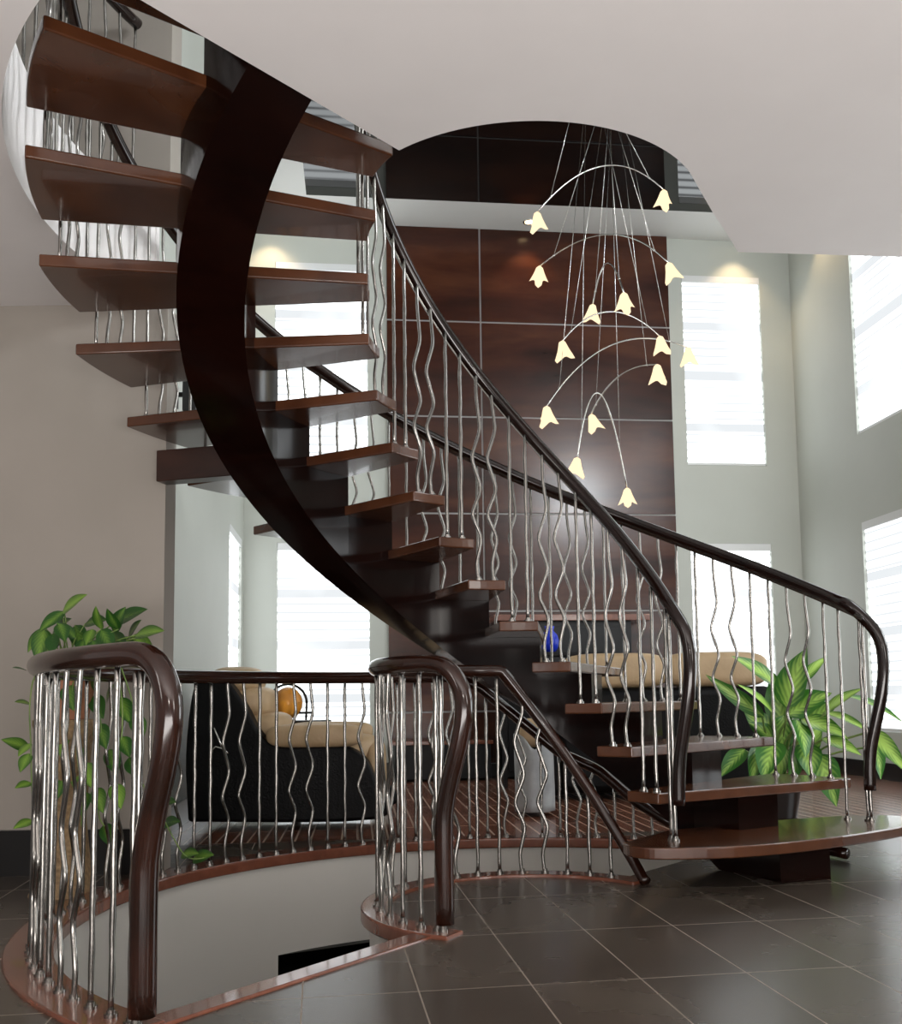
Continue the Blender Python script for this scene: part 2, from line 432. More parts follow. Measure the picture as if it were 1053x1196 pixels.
gi=empty('guard_railing',P(GRi,236,0),'small tight curved guard whose rail slopes to the floor by the bottom step','railing')
def inner_h(a):
    if a>=99: return GH
    # straight fall from angle 99 to the floor at 35, seen in plan along the chord
    p0=Vector(P2(GRi,99)); p1=Vector(P2(GRi,35)); q=Vector(P2(GRi,a)); d=(p1-p0); f=(q-p0).dot(d)/d.dot(d)
    return GH*(1-f)+.0
path=[P(GRi,a,max(inner_h(a),.01)) for a in [35+(226-35)*i/120 for i in range(121)]]
tail=[P(GRi,236.6+math.degrees(o/GRi),z) for o,z in NEWEL_G[1:]]
fp=path+smoothpath([path[-1]]+tail,4)[1:]; handrail(gi,fp,M_newel,.031,rad=[.031-(.0085*max(0,1-i/95)) for i in range(len(fp))])
for j in range(1,20):
    a=236.2-9.65*j
    baluster(gi,GRi,a,.012,inner_h(a)-.02,j%4 in (3,0),rr=.0078)
for da in (-1.9,.3): baluster(gi,GRi,235.6+da,.012,.84,False,rr=.0085)
# upper-floor guard along the outer rim of the ceiling opening
gu=empty('landing_railing',P(1.93,190,ZU),'upper-floor baluster railing seen through the curved ceiling opening','railing')
up=[P(1.93,a,ZU+.9) for a in [158+(228-158)*i/40 for i in range(41)]]
handrail(gu,up,M_rail,.027)
k=0
while 158+3.3*k<228:
    baluster(gu,1.93,158.5+3.3*k,ZU,ZU+.88,k%4 in (1,2)); k+=1

# ------------------------------------------------------------------ floors, trims, well
def sector(bm,r0,r1,a0,a1,z0,z1,n=64):
    prism(bm,arc(r0,a0,a1,n)+arc(r1,a1,a0,n),z0,z1)
def wedge(bm,verts,z): bm.faces.new([bm.verts.new((x,y,z)) for x,y in verts])
bm=bmesh.new()
# tile: disc, the solid sector, and everything around
N=96
dsc=arc(.545,0,360,N)[:-1]; wedge(bm,dsc,0)
sec=arc(.545,WELL1-.0,WELL0+360,60)+arc(1.79,WELL0+360,WELL1,60); wedge(bm,sec,0)
def tilequad(a0,a1,Rfar):
    k=max(2,int((a1-a0)/3)); inn=arc(1.79,a0,a1,k)
    return inn
x0,x1,y0=-7,7.5,-3.5
def boundary_pt(a):
    dx,dy=math.cos(R_(a)),math.sin(R_(a)); t=1e9
    for lim,o,d in ((x0,CX,dx),(x1,CX,dx),(y0,CY,dy)):
        if abs(d)>1e-6:
            q=(lim-o)/d
            if q>0: t=min(t,q)
    # wood/tile seam beyond the well
    nx,ny=-.11,1.0; c=nx*0+ny*5.62
    dn=nx*dx+ny*dy
    if dn>1e-6:
        q=(c-(nx*CX+ny*CY))/dn
        if q>0: t=min(t,q)
    return (CX+dx*t,CY+dy*t)
def around(bm,z,steps=180):
    prev=None
    for i in range(steps+1):
        a=360*i/steps; u=bm.verts.new((*P2(1.79,a),z)); v=bm.verts.new((*boundary_pt(a),z))
        if prev: bm.faces.new((prev[0],u,v,prev[1]))
        prev=(u,v)
around(bm,0)
o=struct(link('floor',bm,M_tile)); o['label']='dark slate-look rectangular floor tiles with pale grout'
bm=bmesh.new()
ys=lambda x:5.62+.11*x
wedge(bm,[(-7,ys(-7)),(7.5,ys(7.5)),(7.5,12),(-7,12)],0)
o=struct(link('floor',bm,M_plank)); o['label']='reddish wood plank floor of the living area'
bm=bmesh.new(); sector(bm,1.655,1.80,WELL0,WELL1+.1,-.04,.012,110)
struct(link('trim_1',bm,M_trim,None,False,.008))
bm=bmesh.new(); sector(bm,.535,.645,38,241,-.04,.012,110)
struct(link('trim_2',bm,M_trim,None,False,.008))
bm=bmesh.new()
q0=Vector(P2(.60,WELL1)); q1=Vector(P2(1.80,WELL1)); dd=(q1-q0).normalized(); nn=Vector((dd.y,-dd.x))
if nn.dot(Vector(P2(1.2,200))-q0)<0: nn=-nn
prism(bm,[tuple(q0-nn*.012),tuple(q1-nn*.012),tuple(q1+nn*.07),tuple(q0+nn*.07)],-.05,.008)
struct(link('trim_3',bm,M_trim,None,False,.006))
# well walls
bm=bmesh.new()
def cylwall(bm,r,a0,a1,z0,z1,n=40):
    pr=None
    for i in range(n+1):
        a=a0+(a1-a0)*i/n; u=bm.verts.new(P(r,a,z0)); v=bm.verts.new(P(r,a,z1))
        if pr: bm.faces.new((pr[0],u,v,pr[1]))
        pr=(u,v)
ZB=-2.75
cylwall(bm,1.69,WELL0,104,ZB,-.03); cylwall(bm,1.69,104,134.6,-.475,-.03); cylwall(bm,1.69,134.6,WELL1,ZB,-.03)
struct(link('wall_well_outer',bm,M_well,None,True))
bm=bmesh.new(); cylwall(bm,.612,WELL0,WELL1,ZB,-.03,60)
struct(link('wall_well_inner',bm,M_well,None,True))
bm=bmesh.new()
for A in (WELL0,WELL1):
    vs=[bm.verts.new(P(.61,A,ZB)),bm.verts.new(P(1.69,A,ZB)),bm.verts.new(P(1.69,A,-.03)),bm.verts.new(P(.61,A,-.03))]; bm.faces.new(vs)
struct(link('wall_well_end',bm,M_well))
bm=bmesh.new(); wedge(bm,[(-3,1),(3,1),(3,8),(-3,8)],ZB); struct(link('floor_basement',bm,M_dark))
# dark basement doorway recess
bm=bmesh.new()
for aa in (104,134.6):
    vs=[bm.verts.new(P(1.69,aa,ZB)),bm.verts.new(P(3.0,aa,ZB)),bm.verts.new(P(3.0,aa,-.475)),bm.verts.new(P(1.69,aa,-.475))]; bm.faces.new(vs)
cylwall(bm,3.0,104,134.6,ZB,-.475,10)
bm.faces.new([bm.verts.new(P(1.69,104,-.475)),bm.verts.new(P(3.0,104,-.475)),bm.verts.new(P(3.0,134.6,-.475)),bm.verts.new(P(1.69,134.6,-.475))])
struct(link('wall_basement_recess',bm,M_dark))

# ------------------------------------------------------------------ ceiling slab of the foyer with the round opening
u5=math.tan(R_(5.4))
poly=[(-7,-3.5),(7.5,-3.5),(7.5,4.09+6.33*u5),(1.17,4.09),(1.06,3.885),(.985,3.755)]
poly+=arc(.69,-31,-130.5,40)
poly+=[P2(1.87,-130.5)]+arc(1.87,229.5,154.8,50)[1:]
poly+=[(-1.47,4.56),(-7,4.56)]
bm=bmesh.new(); prism(bm,poly,ZC,ZU-.02); bmesh.ops.triangulate(bm,faces=[f for f in bm.faces if len(f.verts)>4])
o=struct(link('ceiling',bm,M_ceil)); 

# ------------------------------------------------------------------ rooms
PSI=R_(6.5); U=Vector((math.cos(PSI),math.sin(PSI),0)); NN=Vector((-math.sin(PSI),math.cos(PSI),0)); B=Vector((3.5,10.35,0))
HR=5.63
def bw(s,z,off=0): return B+U*s-NN*off+Vector((0,0,z))      # point on back wall; off = towards the viewer
def rw(s,z,off=0): return B-NN*s-U*off+Vector((0,0,z))      # right wall, s = distance from the corner
LC=B+U*(-5.755)
def lw(s,z,off=0): return LC-NN*s+U*off+Vector((0,0,z))     # left wall of the living room
def wallgrid(name,fn,s0,s1,holes,m,z1=HR,th=.14):
    """wall with thickness and rectangular window holes"""
    xs=sorted({s0,s1}|{h[0] for h in holes}|{h[1] for h in holes}); zs=sorted({0,z1}|{h[2] for h in holes}|{h[3] for h in holes})
    bm=bmesh.new(); cache={}
    def V(s,z,o):
        k=(round(s,4),round(z,4),o)
        if k not in cache: cache[k]=bm.verts.new(fn(s,z,o))
        return cache[k]
    ins=lambda s,z:any(h[0]<s<h[1] and h[2]<z<h[3] for h in holes)
    for i in range(len(xs)-1):
        for j in range(len(zs)-1):
            if ins((xs[i]+xs[i+1])/2,(zs[j]+zs[j+1])/2): continue
            for o in (0,-th): bm.faces.new((V(xs[i],zs[j],o),V(xs[i+1],zs[j],o),V(xs[i+1],zs[j+1],o),V(xs[i],zs[j+1],o)))
    for h in holes:
        cs=[(h[0],h[2]),(h[1],h[2]),(h[1],h[3]),(h[0],h[3])]
        for q in range(4):
            a,b=cs[q],cs[(q+1)%4]
            bm.faces.new((V(*a,0),V(*b,0),V(*b,-th),V(*a,-th)))
    return struct(link(name,bm,m))
WIN_B=[(-1.2,-.34,3.17,5.23),(-5.46,-4.53,3.15,5.22),(-1.2,-.33,.50,2.34),(-5.43,-4.52,.36,2.33)]
WIN_R=[(1.27,3.1,3.17,5.20),(1.27,3.1,.42,2.34),(4.6,6.4,3.17,5.20),(4.6,6.4,.42,2.34)]  # last two openings are out of view, added to bring in light
WIN_L=[(.19,1.10,.40,2.33),(.19,1.10,3.17,5.20)]
wallgrid('wall_back',bw,-5.755,0,WIN_B,M_wall)
wallgrid('wall_right',rw,-.14,9.5,WIN_R,M_wall)
wallgrid('wall_left',lw,-.14,4.95,WIN_L,M_wall)
SH_UP=shade_mat('upper_shade_daylight',3.17,5.23,3.2)
SH_LO=shade_mat('lower_shade_daylight',.40,2.34,3.0)
SH_FILL=shade_mat('side_shade_fill',.40,5.2,8.5)  # boosted glow for the added unseen windows, brightens the left wall
wi=0
def window(fn,h,sm=None):
    global wi
    wi+=1
    s0,s1,z0,z1=h
    def quadbox(bm,sa,sb,za,zb,oa,ob):
        v=[bm.verts.new(fn(s,z,o)) for o in (oa,ob) for s,z in ((sa,za),(sb,za),(sb,zb),(sa,zb))]
        for f in ((0,1,2,3),(7,6,5,4),(0,4,5,1),(1,5,6,2),(2,6,7,3),(3,7,4,0)): bm.faces.new([v[i] for i in f])
    bm=bmesh.new()
    w=.035
    quadbox(bm,s0,s0+w,z0,z1,-.11,-.05); quadbox(bm,s1-w,s1,z0,z1,-.11,-.05); quadbox(bm,s0,s1,z0,z0+w,-.11,-.05); quadbox(bm,s0,s1,z1-w,z1,-.11,-.05)
    fr=struct(link('window_%d'%wi,bm,M_frame)); fr['label']='white window frame filled by a backlit roller shade'
    bm=bmesh.new(); quadbox(bm,s0+.006,s1-.006,z0+.03,z1-.05,-.028,-.024)
    sh=link('window_shade',bm,sm or (SH_UP if z0>2 else SH_LO),fr)
    bm=bmesh.new(); quadbox(bm,s0+.004,s1-.004,z1-.075,z1-.002,-.045,.004); link('shade_headbox',bm,M_frame,fr)
    bm=bmesh.new(); quadbox(bm,s0+.006,s1-.006,z0+.008,z0+.032,-.034,-.016); link('shade_bottom_bar',bm,M_frame,fr)
for h in WIN_B: window(bw,h)
for h in WIN_R: window(rw,h,SH_FILL if h[0]>4 else None)
for h in WIN_L: window(lw,h)
# lacquered panels with silver joints
bm=bmesh.new()
def bbox_wall(bm,fn,s0,s1,z0,z1,o0,o1):
    v=[bm.verts.new(fn(s,z,o)) for o in (o0,o1) for s,z in ((s0,z0),(s1,z0),(s1,z1),(s0,z1))]
    for f in ((0,1,2,3),(7,6,5,4),(0,4,5,1),(1,5,6,2),(2,6,7,3),(3,7,4,0)): bm.faces.new([v[i] for i in f])
PX=[-4.335,-3.37,-1.365]; PZ=[.0,.64,1.64,2.63,3.63,4.63,HR]
pn=empty('wall_panelling',bw(-2.85,0,.02),'tall dark lacquered wood wall cladding with silver joints on the back wall','wall panel')
bm=bmesh.new(); bbox_wall(bm,bw,-4.335,-1.365,.12,HR-.002,.005,.035); put('joint_backing',bm,M_joint,pn)
for i in range(2):
    for j in range(6):
        bm=bmesh.new(); g=.009
        bbox_wall(bm,bw,PX[i]+(g if i else 0),PX[i+1]-(0 if i else g),max(PZ[j]+g,.13),PZ[j+1]-(g if j<5 else 0)-.001,.034,.050)
        put('panel',bm,M_panel,pn,False,.002)
# baseboards
for nm,fn,a,b in (('back',bw,-5.75,-.02),('right',rw,.02,9.4),('left',lw,.02,4.9)):
    bm=bmesh.new(); bbox_wall(bm,fn,a,b,0,.15,.001,.02); struct(link('baseboard_'+nm,bm,M_black))
# foyer wall at left
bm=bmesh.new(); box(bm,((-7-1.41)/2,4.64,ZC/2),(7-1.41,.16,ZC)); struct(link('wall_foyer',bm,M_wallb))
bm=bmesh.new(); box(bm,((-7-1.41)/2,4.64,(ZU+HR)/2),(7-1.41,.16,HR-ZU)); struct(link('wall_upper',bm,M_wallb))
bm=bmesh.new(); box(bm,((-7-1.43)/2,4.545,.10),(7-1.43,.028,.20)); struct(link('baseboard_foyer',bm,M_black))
# high ceiling: white margin, gloss black centre
bm=bmesh.new()
def hp(s,t,z=HR): return (B+U*s-NN*t+Vector((0,0,z)))
def hq(bm,s0,s1,t0,t1,z=HR): bm.faces.new([bm.verts.new(hp(s,t,z)) for s,t in ((s0,t0),(s1,t0),(s1,t1),(s0,t1))])
hq(bm,-5.755,0,0,.60); hq(bm,-5.755,-5.12,.60,4.6); hq(bm,-.62,0,.60,4.6); hq(bm,-9,3,4.6,14)
struct(link('ceiling_high',bm,M_white))
bm=bmesh.new(); hq(bm,-5.12,-.62,.60,4.6)
o=struct(link('ceiling_gloss',bm,M_mirror)); o['label']='gloss black reflective ceiling panel'
# downlights in the white margin
def downlight(s,t,label,power=10,tl=0.5):
    c=hp(s,t); e=empty('downlight',c,label,'ceiling light','recessed lights in the high ceiling margin')
    bm=bmesh.new(); tube(bm,[c+Vector((math.cos(2*PI*i/24)*.055,math.sin(2*PI*i/24)*.055,-.004)) for i in range(25)],.009,6,cap=False); put('trim_ring',bm,M_chrome,e,True)
    bm=bmesh.new(); cyl(bm,c+Vector((0,0,-.002)),.042,.006,20); put('lamp',bm,M_dl,e)
    L=bpy.data.lights.new('downlight_beam','SPOT'); L.energy=power; L.color=(1,.72,.42); L.spot_size=R_(95); L.spot_blend=.6; L.shadow_soft_size=.03
    lo_=bpy.data.objects.new('downlight_beam',L); COL.objects.link(lo_); lo_.location=c+Vector((0,0,-.03))
downlight(-5.5,.22,'recessed ceiling light near the left corner of the high ceiling',22)
downlight(-2.88,.25,'recessed ceiling light above the dark wall cladding',24)
downlight(-.62,.22,'recessed ceiling light above the upper right window',22)
downlight(-.22,.85,'recessed ceiling light close to the right-hand wall',22)

# ------------------------------------------------------------------ chandelier
ch=empty('chandelier',Vector((at(697,82,7.2).x,7.2,HR)),'chandelier of arched steel arms with glowing glass shades hanging on long wires','chandelier')
CAN=Vector((at(699,82,7.2).x,7.2,HR))
bm=bmesh.new(); cyl(bm,CAN+Vector((0,0,-.02)),.17,.04,32); put('canopy',bm,M_chrome,ch,'auto')
ARMS=[ # (left px,py,Y) (right px,py,Y) (mid px,py), attach points t
 ((627,248,7.2),(775,222,7.25),(703,194)),
 ((630,311,7.45),(780,307,6.95),(709,274)),
 ((692,356,7.55),(728,342,6.8),(708,308)),
 ((656,399,7.0),(770,393,7.4),(711,364)),
 ((638,475,6.9),(803,406,7.6),(716,402)),
 ((690,484,7.5),(767,426,6.95),(722,440)),
 ((674,535,6.95),(732,570,7.5),(700,460)),
]
def glass_shade(c,rot,tilt,parent):
    """folded four-cornered glass shade hanging from the arm end"""
    bm=bmesh.new(); mt=Matrix.Translation(c)@Matrix.Rotation(rot,4,'Z')@Matrix.Rotation(tilt,4,'X')
    n=16; rings=[]
    for i,(z,r,k) in enumerate(((0,.010,0),(-.014,.026,.08),(-.05,.036,.22),(-.085,.046,.38),(-.116,.056,.48))):
        ring=[]
        for j in range(n):
            a=2*PI*j/n; q=max(-.45,math.cos(3*a)); rr=r*(1+k*q); zz=z-(.050*k)*q
            ring.append(bm.verts.new(mt@Vector((rr*math.cos(a),rr*math.sin(a),zz))))
        rings.append(ring)
    for i in range(4):
        for j in range(n): bm.faces.new((rings[i][j],rings[i][(j+1)%n],rings[i+1][(j+1)%n],rings[i+1][j]))
    bm.faces.new(rings[0])
    return put('lamp_shade',bm,M_bulb,parent,False)
for (a,b,mpx) in ARMS:
    A=at(*a); Bp=at(*b); Ym=(a[2]+b[2])/2; top=at(mpx[0],mpx[1],Ym)
    ctrl=top*2-(A+Bp)/2
    pts=[A*(1-t)**2+ctrl*2*t*(1-t)+Bp*t*t for t in [i/24 for i in range(25)]]
    bm=bmesh.new(); tube(bm,pts,.0055,6); arm=put('arm',bm,M_chrome,ch,True)
    for t in (.1,.88):
        q=A*(1-t)**2+ctrl*2*t*(1-t)+Bp*t*t
        ang=random.random()*2*PI; top_=CAN+Vector((math.cos(ang)*.13,math.sin(ang)*.13,-.02))
        bm=bmesh.new(); tube(bm,[top_,q],.0022,5); put('suspension_wire',bm,M_chrome,ch,True)
        bm=bmesh.new(); bmesh.ops.create_icosphere(bm,subdivisions=1,radius=.010,matrix=Matrix.Translation(q)); put('wire_clamp',bm,M_chrome,arm,True)
    for c in (A,Bp): glass_shade(c,random.random()*3,random.uniform(-.35,.35),ch)

# ------------------------------------------------------------------ furniture
# recliner, seen from its side, back to the left
rc=empty('recliner_armchair',(-1.15,6.25,0),'black leather recliner with tan seat and backrest behind the curved guard','armchair')
Y0=5.95
def prof_prism(bm,pts,y0,y1):
    a=[bm.verts.new((x,y0,z)) for x,z in pts]; b=[bm.verts.new((x,y1,z)) for x,z in pts]; n=len(pts)
    bm.faces.new(a); bm.faces.new(b[::-1])
    for i in range(n): bm.faces.new((a[i],b[i],b[(i+1)%n],a[(i+1)%n]))
def smooth2(pts,sub=5):
    P_=[Vector((x,0,z)) for x,z in pts]; P_=P_+[P_[0]]
    o=smoothpath(P_,sub)[:-1]; return [(v.x,v.z) for v in o]
side=[(-1.68,.06),(-1.70,.45),(-1.66,.84),(-1.58,.90),(-1.47,.90),(-1.36,.76),(-1.26,.58),(-1.15,.50),(-.85,.50),(-.72,.48),(-.62,.40),(-.565,.24),(-.56,.06)]
for y in (Y0,Y0+.62):
    bm=bmesh.new(); prof_prism(bm,smooth2(side,4),y,y+.14); put('side_panel',bm,M_blackl,rc,'auto',.02)
bm=bmesh.new(); blob(bm,(-.94,Y0+.07,.555),(.29,.10,.072),0,0,.55); put('armrest',bm,M_tan,rc,True)
bm=bmesh.new(); blob(bm,(-.94,Y0+.69,.555),(.29,.10,.072),0,0,.55); put('armrest',bm,M_tan,rc,True)
bm=bmesh.new(); blob(bm,(-.92,Y0+.38,.44),(.34,.27,.12),0,0,.5); put('seat_cushion',bm,M_tan,rc,True)
bm=bmesh.new()
mt=(-1.40,Y0+.38,.72)
for i,(x,z,rx_,rz_) in enumerate(((-1.47,.90,.15,.085),(-1.38,.76,.14,.10),(-1.28,.60,.14,.10))):
    blob(bm,(x,Y0+.38,z),(rx_,.26,rz_),0,0,.65)
put('backrest',bm,M_tan,rc,True)
bm=bmesh.new(); blob(bm,(-.60,Y0+.38,.30),(.055,.26,.22),0,0,.6); put('footrest',bm,M_tan,rc,True)
bm=bmesh.new(); blob(bm,(-1.54,Y0+.38,.45),(.16,.25,.42),0,0,.4); put('back_shell',bm,M_blackl,rc,True)
bm=bmesh.new(); tube(bm,[at(246,878,Y0-.02),at(252,872,Y0-.02),at(262,875,Y0-.02),at(266,880,Y0-.02)],.006,6); tube(bm,[at(250,850,Y0-.02),at(262,879,Y0-.02)],.006,6)
put('release_lever',bm,M_chrome,rc,True)
# amber bowl in an iron frame on a small table beyond the chair
tb=empty('side_table',(-1.24,7.15,0),'small dark round side table beyond the recliner, under the amber bowl','side table')
bm=bmesh.new(); cyl(bm,(-1.24,7.15,.615),.24,.025,32); put('table_top',bm,M_iron,tb,'auto')
bm=bmesh.new(); cyl(bm,(-1.24,7.15,.31),.025,.60,12); put('pedestal',bm,M_iron,tb,'auto')
bm=bmesh.new(); cyl(bm,(-1.24,7.15,.01),.16,.02,24); put('foot',bm,M_iron,tb,'auto')
ab=empty('amber_bowl',(-1.31,7.15,.63),'round amber glass ornament in a dark iron frame standing on the side table','ornament')
c=Vector((-1.31,7.15,.75))
bm=bmesh.new(); blob(bm,c,(.105,.105,.115),0,0,1.0); put('glass_globe',bm,M_amber,ab,True)
bm=bmesh.new(); tube(bm,[c+Vector((math.cos(t)*.135,0,math.sin(t)*.135)) for t in [PI*i/16 for i in range(17)]],.009,6); tube(bm,[c+Vector((-.15,0,-.07)),c+Vector((.17,0,-.07))],.009,6)
tube(bm,[c+Vector((-.135,0,0)),c+Vector((-.13,0,-.12))],.008,6); tube(bm,[c+Vector((.135,0,0)),c+Vector((.13,0,-.12))],.008,6)
put('iron_frame',bm,M_iron,ab,True)
# sofa
sf=empty('sofa',(1.5,7.7,0),'black leather sofa with tan cushions behind the staircase','sofa')
bm=bmesh.new(); box(bm,(1.46,7.55,.44),(1.62,.22,.78)); put('sofa_back',bm,M_blackl,sf,'auto',.06)
for x in (.62,2.26):
    bm=bmesh.new(); box(bm,(x,7.92,.33),(.20,.9,.60)); put('arm',bm,M_blackl,sf,'auto',.06)
bm=bmesh.new(); box(bm,(1.46,8.0,.24),(1.5,.72,.36)); put('seat_base',bm,M_blackl,sf,'auto',.04)
for x in (1.10,1.86):
    bm=bmesh.new(); blob(bm,(x,7.62,.96),(.40,.17,.135),0,0,.5); put('back_cushion',bm,M_tan,sf,True)
for x in (1.08,1.84):
    bm=bmesh.new(); blob(bm,(x,8.05,.46),(.37,.33,.09),0,0,.4); put('seat_cushion',bm,M_tan,sf,True)
# draped stool
st=empty('upholstered_stool',(.41,6.62,0),'small tan stool draped in grey cloth, seen between balusters under the stair','stool')
bm=bmesh.new(); box(bm,(.41,6.62,.24),(.20,.22,.44)); put('stool_body',bm,M_blackl,st,'auto',.03)
bm=bmesh.new(); blob(bm,(.405,6.60,.53),(.11,.13,.10),0,0,.75); put('stool_cushion',bm,M_tan,st,True)
bm=bmesh.new()
rows=[]
for i in range(12):
    z=.53-.50*i/11; row=[]
    for j in range(17):
        a=PI+PI*j/16; fold=1+.06*math.sin(a*7+i*.2)*(i/11)
        r=.118*fold; dip=.10*math.exp(-((a-1.5*PI)/.45)**2) if i<4 else 0
        row.append(bm.verts.new((.41+r*1.05*math.cos(a),6.60+(.135*fold)*math.sin(a),z-dip*(1-i/4 if i<4 else 0))))
    rows.append(row)
for i in range(11):
    for j in range(16): bm.faces.new((rows[i][j],rows[i][j+1],rows[i+1][j+1],rows[i+1][j]))
o=put('cloth_drape',bm,M_grey,None,True)
md=o.modifiers.new('thick','SOLIDIFY'); md.thickness=.006
tag(o,'grey cloth draped over the small tan stool','throw')
# media console and low cabinet on the back wall
mc=empty('media_cabinet',bw(-2.6,0,.4),'black media cabinet with reddish top shelf against the lacquered panels, behind the stair','cabinet')
def lbox(name,s0,s1,z0,z1,o0,o1,m,parent,bev=.004):
    bm=bmesh.new(); bbox_wall(bm,bw,s0,s1,z0,z1,o0,o1); return put(name,bm,m,parent,False,bev)
lbox('carcass',-3.25,-2.0,.02,1.50,.06,.50,M_glossb,mc)
lbox('top_shelf',-3.35,-1.80,1.50,1.56,.06,.56,M_trim,mc)
for s in (-3.22,-2.61): lbox('door',s,s+.59,.08,.90,.50,.52,M_glossb,mc)
lbox('screen',-3.15,-2.1,.98,1.44,.50,.515,M_glossb,mc)
bv=bmesh.new(); c=bw(-2.72,1.10,.62)
lc=empty('low_cabinet',bw(-3.9,0,.4),'low black cabinet with reddish top standing left of the media cabinet','cabinet')
lbox('carcass',-4.30,-3.40,.02,.34,.08,.55,M_glossb,lc); lbox('cabinet_top',-4.33,-3.38,.34,.375,.06,.58,M_trim,lc)
bv.free()
v=bmesh.new(); base=bw(-2.6,0,.30)+Vector((0,0,1.561))
bvm=bmesh.new(); pts=[(0.0,.0),(.05,.0),(.06,.06),(.045,.12),(.02,.16),(.025,.19)]
v.free(); bvm.free()
# blue vase on a plinth in front of the screen
vs=empty('blue_vase',at(642,762,8.7),'small deep blue glass vase on the sofa table, glimpsed between balusters','vase')
c0=at(642,762,8.7)
bm=bmesh.new(); rings=[]
for z,r in ((0,.045),(.03,.07),(.09,.085),(.15,.07),(.19,.035),(.23,.045)):
    rings.append([bm.verts.new(c0+Vector((r*math.cos(2*PI*j/20),r*math.sin(2*PI*j/20),z))) for j in range(20)])
for i in range(5):
    for j in range(20): bm.faces.new((rings[i][j],rings[i][(j+1)%20],rings[i+1][(j+1)%20],rings[i+1][j]))
bm.faces.new(rings[0][::-1]); put('vase_body',bm,M_blue,vs,True)
ct=empty('sofa_table',(c0.x,8.7,0),'narrow black table behind the sofa carrying the blue vase','table')
bm=bmesh.new(); box(bm,(c0.x,8.7,c0.z-.02),(.9,.3,.035)); put('table_top',bm,M_glossb,ct,False,.004)
for sx in (-.41,.41):
    for sy in (-.12,.12):
        bm=bmesh.new(); box(bm,(c0.x+sx,8.7+sy,(c0.z-.038)/2),(.035,.035,c0.z-.038)); put('leg',bm,M_glossb,ct)
# wall speaker
sp=empty('wall_speaker',(-1.75,5.8,2.58),'small black speaker on a wall bracket, seen between the left treads','speaker')
bm=bmesh.new(); box(bm,(-1.745,5.8,2.585),(.03,.05,.13)); box(bm,(-1.71,5.8,2.60),(.07,.02,.025)); put('bracket',bm,M_iron,sp)
bm=bmesh.new(); box(bm,(-1.64,5.8,2.59),(.085,.14,.22)); put('speaker_body',bm,M_black,sp,False,.01)

# ------------------------------------------------------------------ plants
def leaf(bm,uvl,base,dirv,nrm,L,W,droop=.25,fold=.18,pet=0):
    uv2=bm.loops.layers.uv.get('tint') or bm.loops.layers.uv.new('tint'); tn=random.random()
    dirv=Vector(dirv).normalized(); nrm=Vector(nrm); nrm=(nrm-dirv*nrm.dot(dirv)).normalized(); sd=dirv.cross(nrm)
    nv=9; nu=4; rows=[]
    for i in range(nv+1):
        v=i/nv; w=W*(math.sin(PI*min(v**.72,1))**.9) if 0<v<1 else 0.0
        row=[]
        for j in range(nu+1):
            u=j/nu*2-1
            p=Vector(base)+dirv*(L*v)+sd*(w*.5*u)+nrm*(fold*abs(u)*w*.5-droop*L*v*v)
            row.append((bm.verts.new(p),(j/nu,v)))
        rows.append(row)
    for i in range(nv):
        for j in range(nu):
            q=(rows[i][j],rows[i][j+1],rows[i+1][j+1],rows[i+1][j])
            f=bm.faces.new([x[0] for x in q])
            for lp,x in zip(f.loops,q): lp[uvl].uv=x[1]; lp[uv2].uv=(tn,tn)
# right: dieffenbachia
DP=at(905,900,6.3); DPX=DP.x
pl=empty('potted_dieffenbachia',(DPX,6.3,0),'bushy variegated dieffenbachia on the floor right of the staircase','plant')
bm=bmesh.new(); cyl(bm,(DPX,6.3,.11),.12,.22,28,.16); put('pot',bm,M_black,pl,'auto',.006)
bm=bmesh.new(); cyl(bm,(DPX,6.3,.215),.145,.02,24); put('soil',bm,M_soil,pl)
SPEC=[ # tip px,py, base px,py, length frac width, Y tip
 ((828,803),(893,838),.075,6.1),((862,768),(905,800),.10,6.15),((872,800),(905,838),.09,6.0),((935,762),(918,828),.16,6.05),((965,768),(932,800),.06,6.2),
 ((966,812),(920,835),.15,6.0),((1000,806),(962,833),.07,5.9),((1050,838),(985,812),.085,5.8),((1012,852),(962,832),.07,5.85),((1051,898),(1015,852),.08,5.7),
 ((975,822),(935,850),.15,6.1),((985,860),(935,840),.12,5.95),((945,880),(930,840),.10,5.9),((845,905),(870,875),.09,6.05),((880,910),(888,868),.08,5.95),
 ((893,905),(905,866),.13,5.85),((972,935),(955,880),.13,5.85),((948,905),(940,868),.12,5.95),((1030,905),(1022,870),.06,5.9),((915,880),(915,835),.13,6.2),
 ((900,790),(915,850),.13,6.25),((960,850),(930,890),.12,6.25),((880,845),(912,872),.12,6.2),((905,910),(915,872),.10,6.1),((930,915),(928,870),.09,6.0),((870,830),(900,860),.11,6.25),((1000,880),(960,862),.08,5.9)]
bm=bmesh.new(); bm.loops.layers.uv.new('UVMap'); bm.loops.layers.uv.new('tint'); uvl=bm.loops.layers.uv['UVMap']; sb=bmesh.new()
root=Vector((DPX,6.3,.22))
for (tp,bp_,w,Y) in SPEC:
    t=at(*tp,Y); b=at(*bp_,(Y+6.3)/2); d=t-b; L=d.length
    nrm=Vector((0,-.75,.65))+Vector((random.uniform(-.6,.6),0,random.uniform(-.5,.5)))
    leaf(bm,uvl,b,d+Vector((0,0,.16*L)),nrm,L*1.05,w*1.35,droop=.22,fold=.25)
    mid=(root+b)/2+Vector((random.uniform(-.03,.03),0,.05)); tube(sb,smoothpath([root+Vector((random.uniform(-.05,.05),random.uniform(-.05,.05),-.01)),mid,b+d*.05],5),.0065,6)
put('foliage',bm,M_leafR,pl,True); put('stems',sb,M_stem,pl,True)
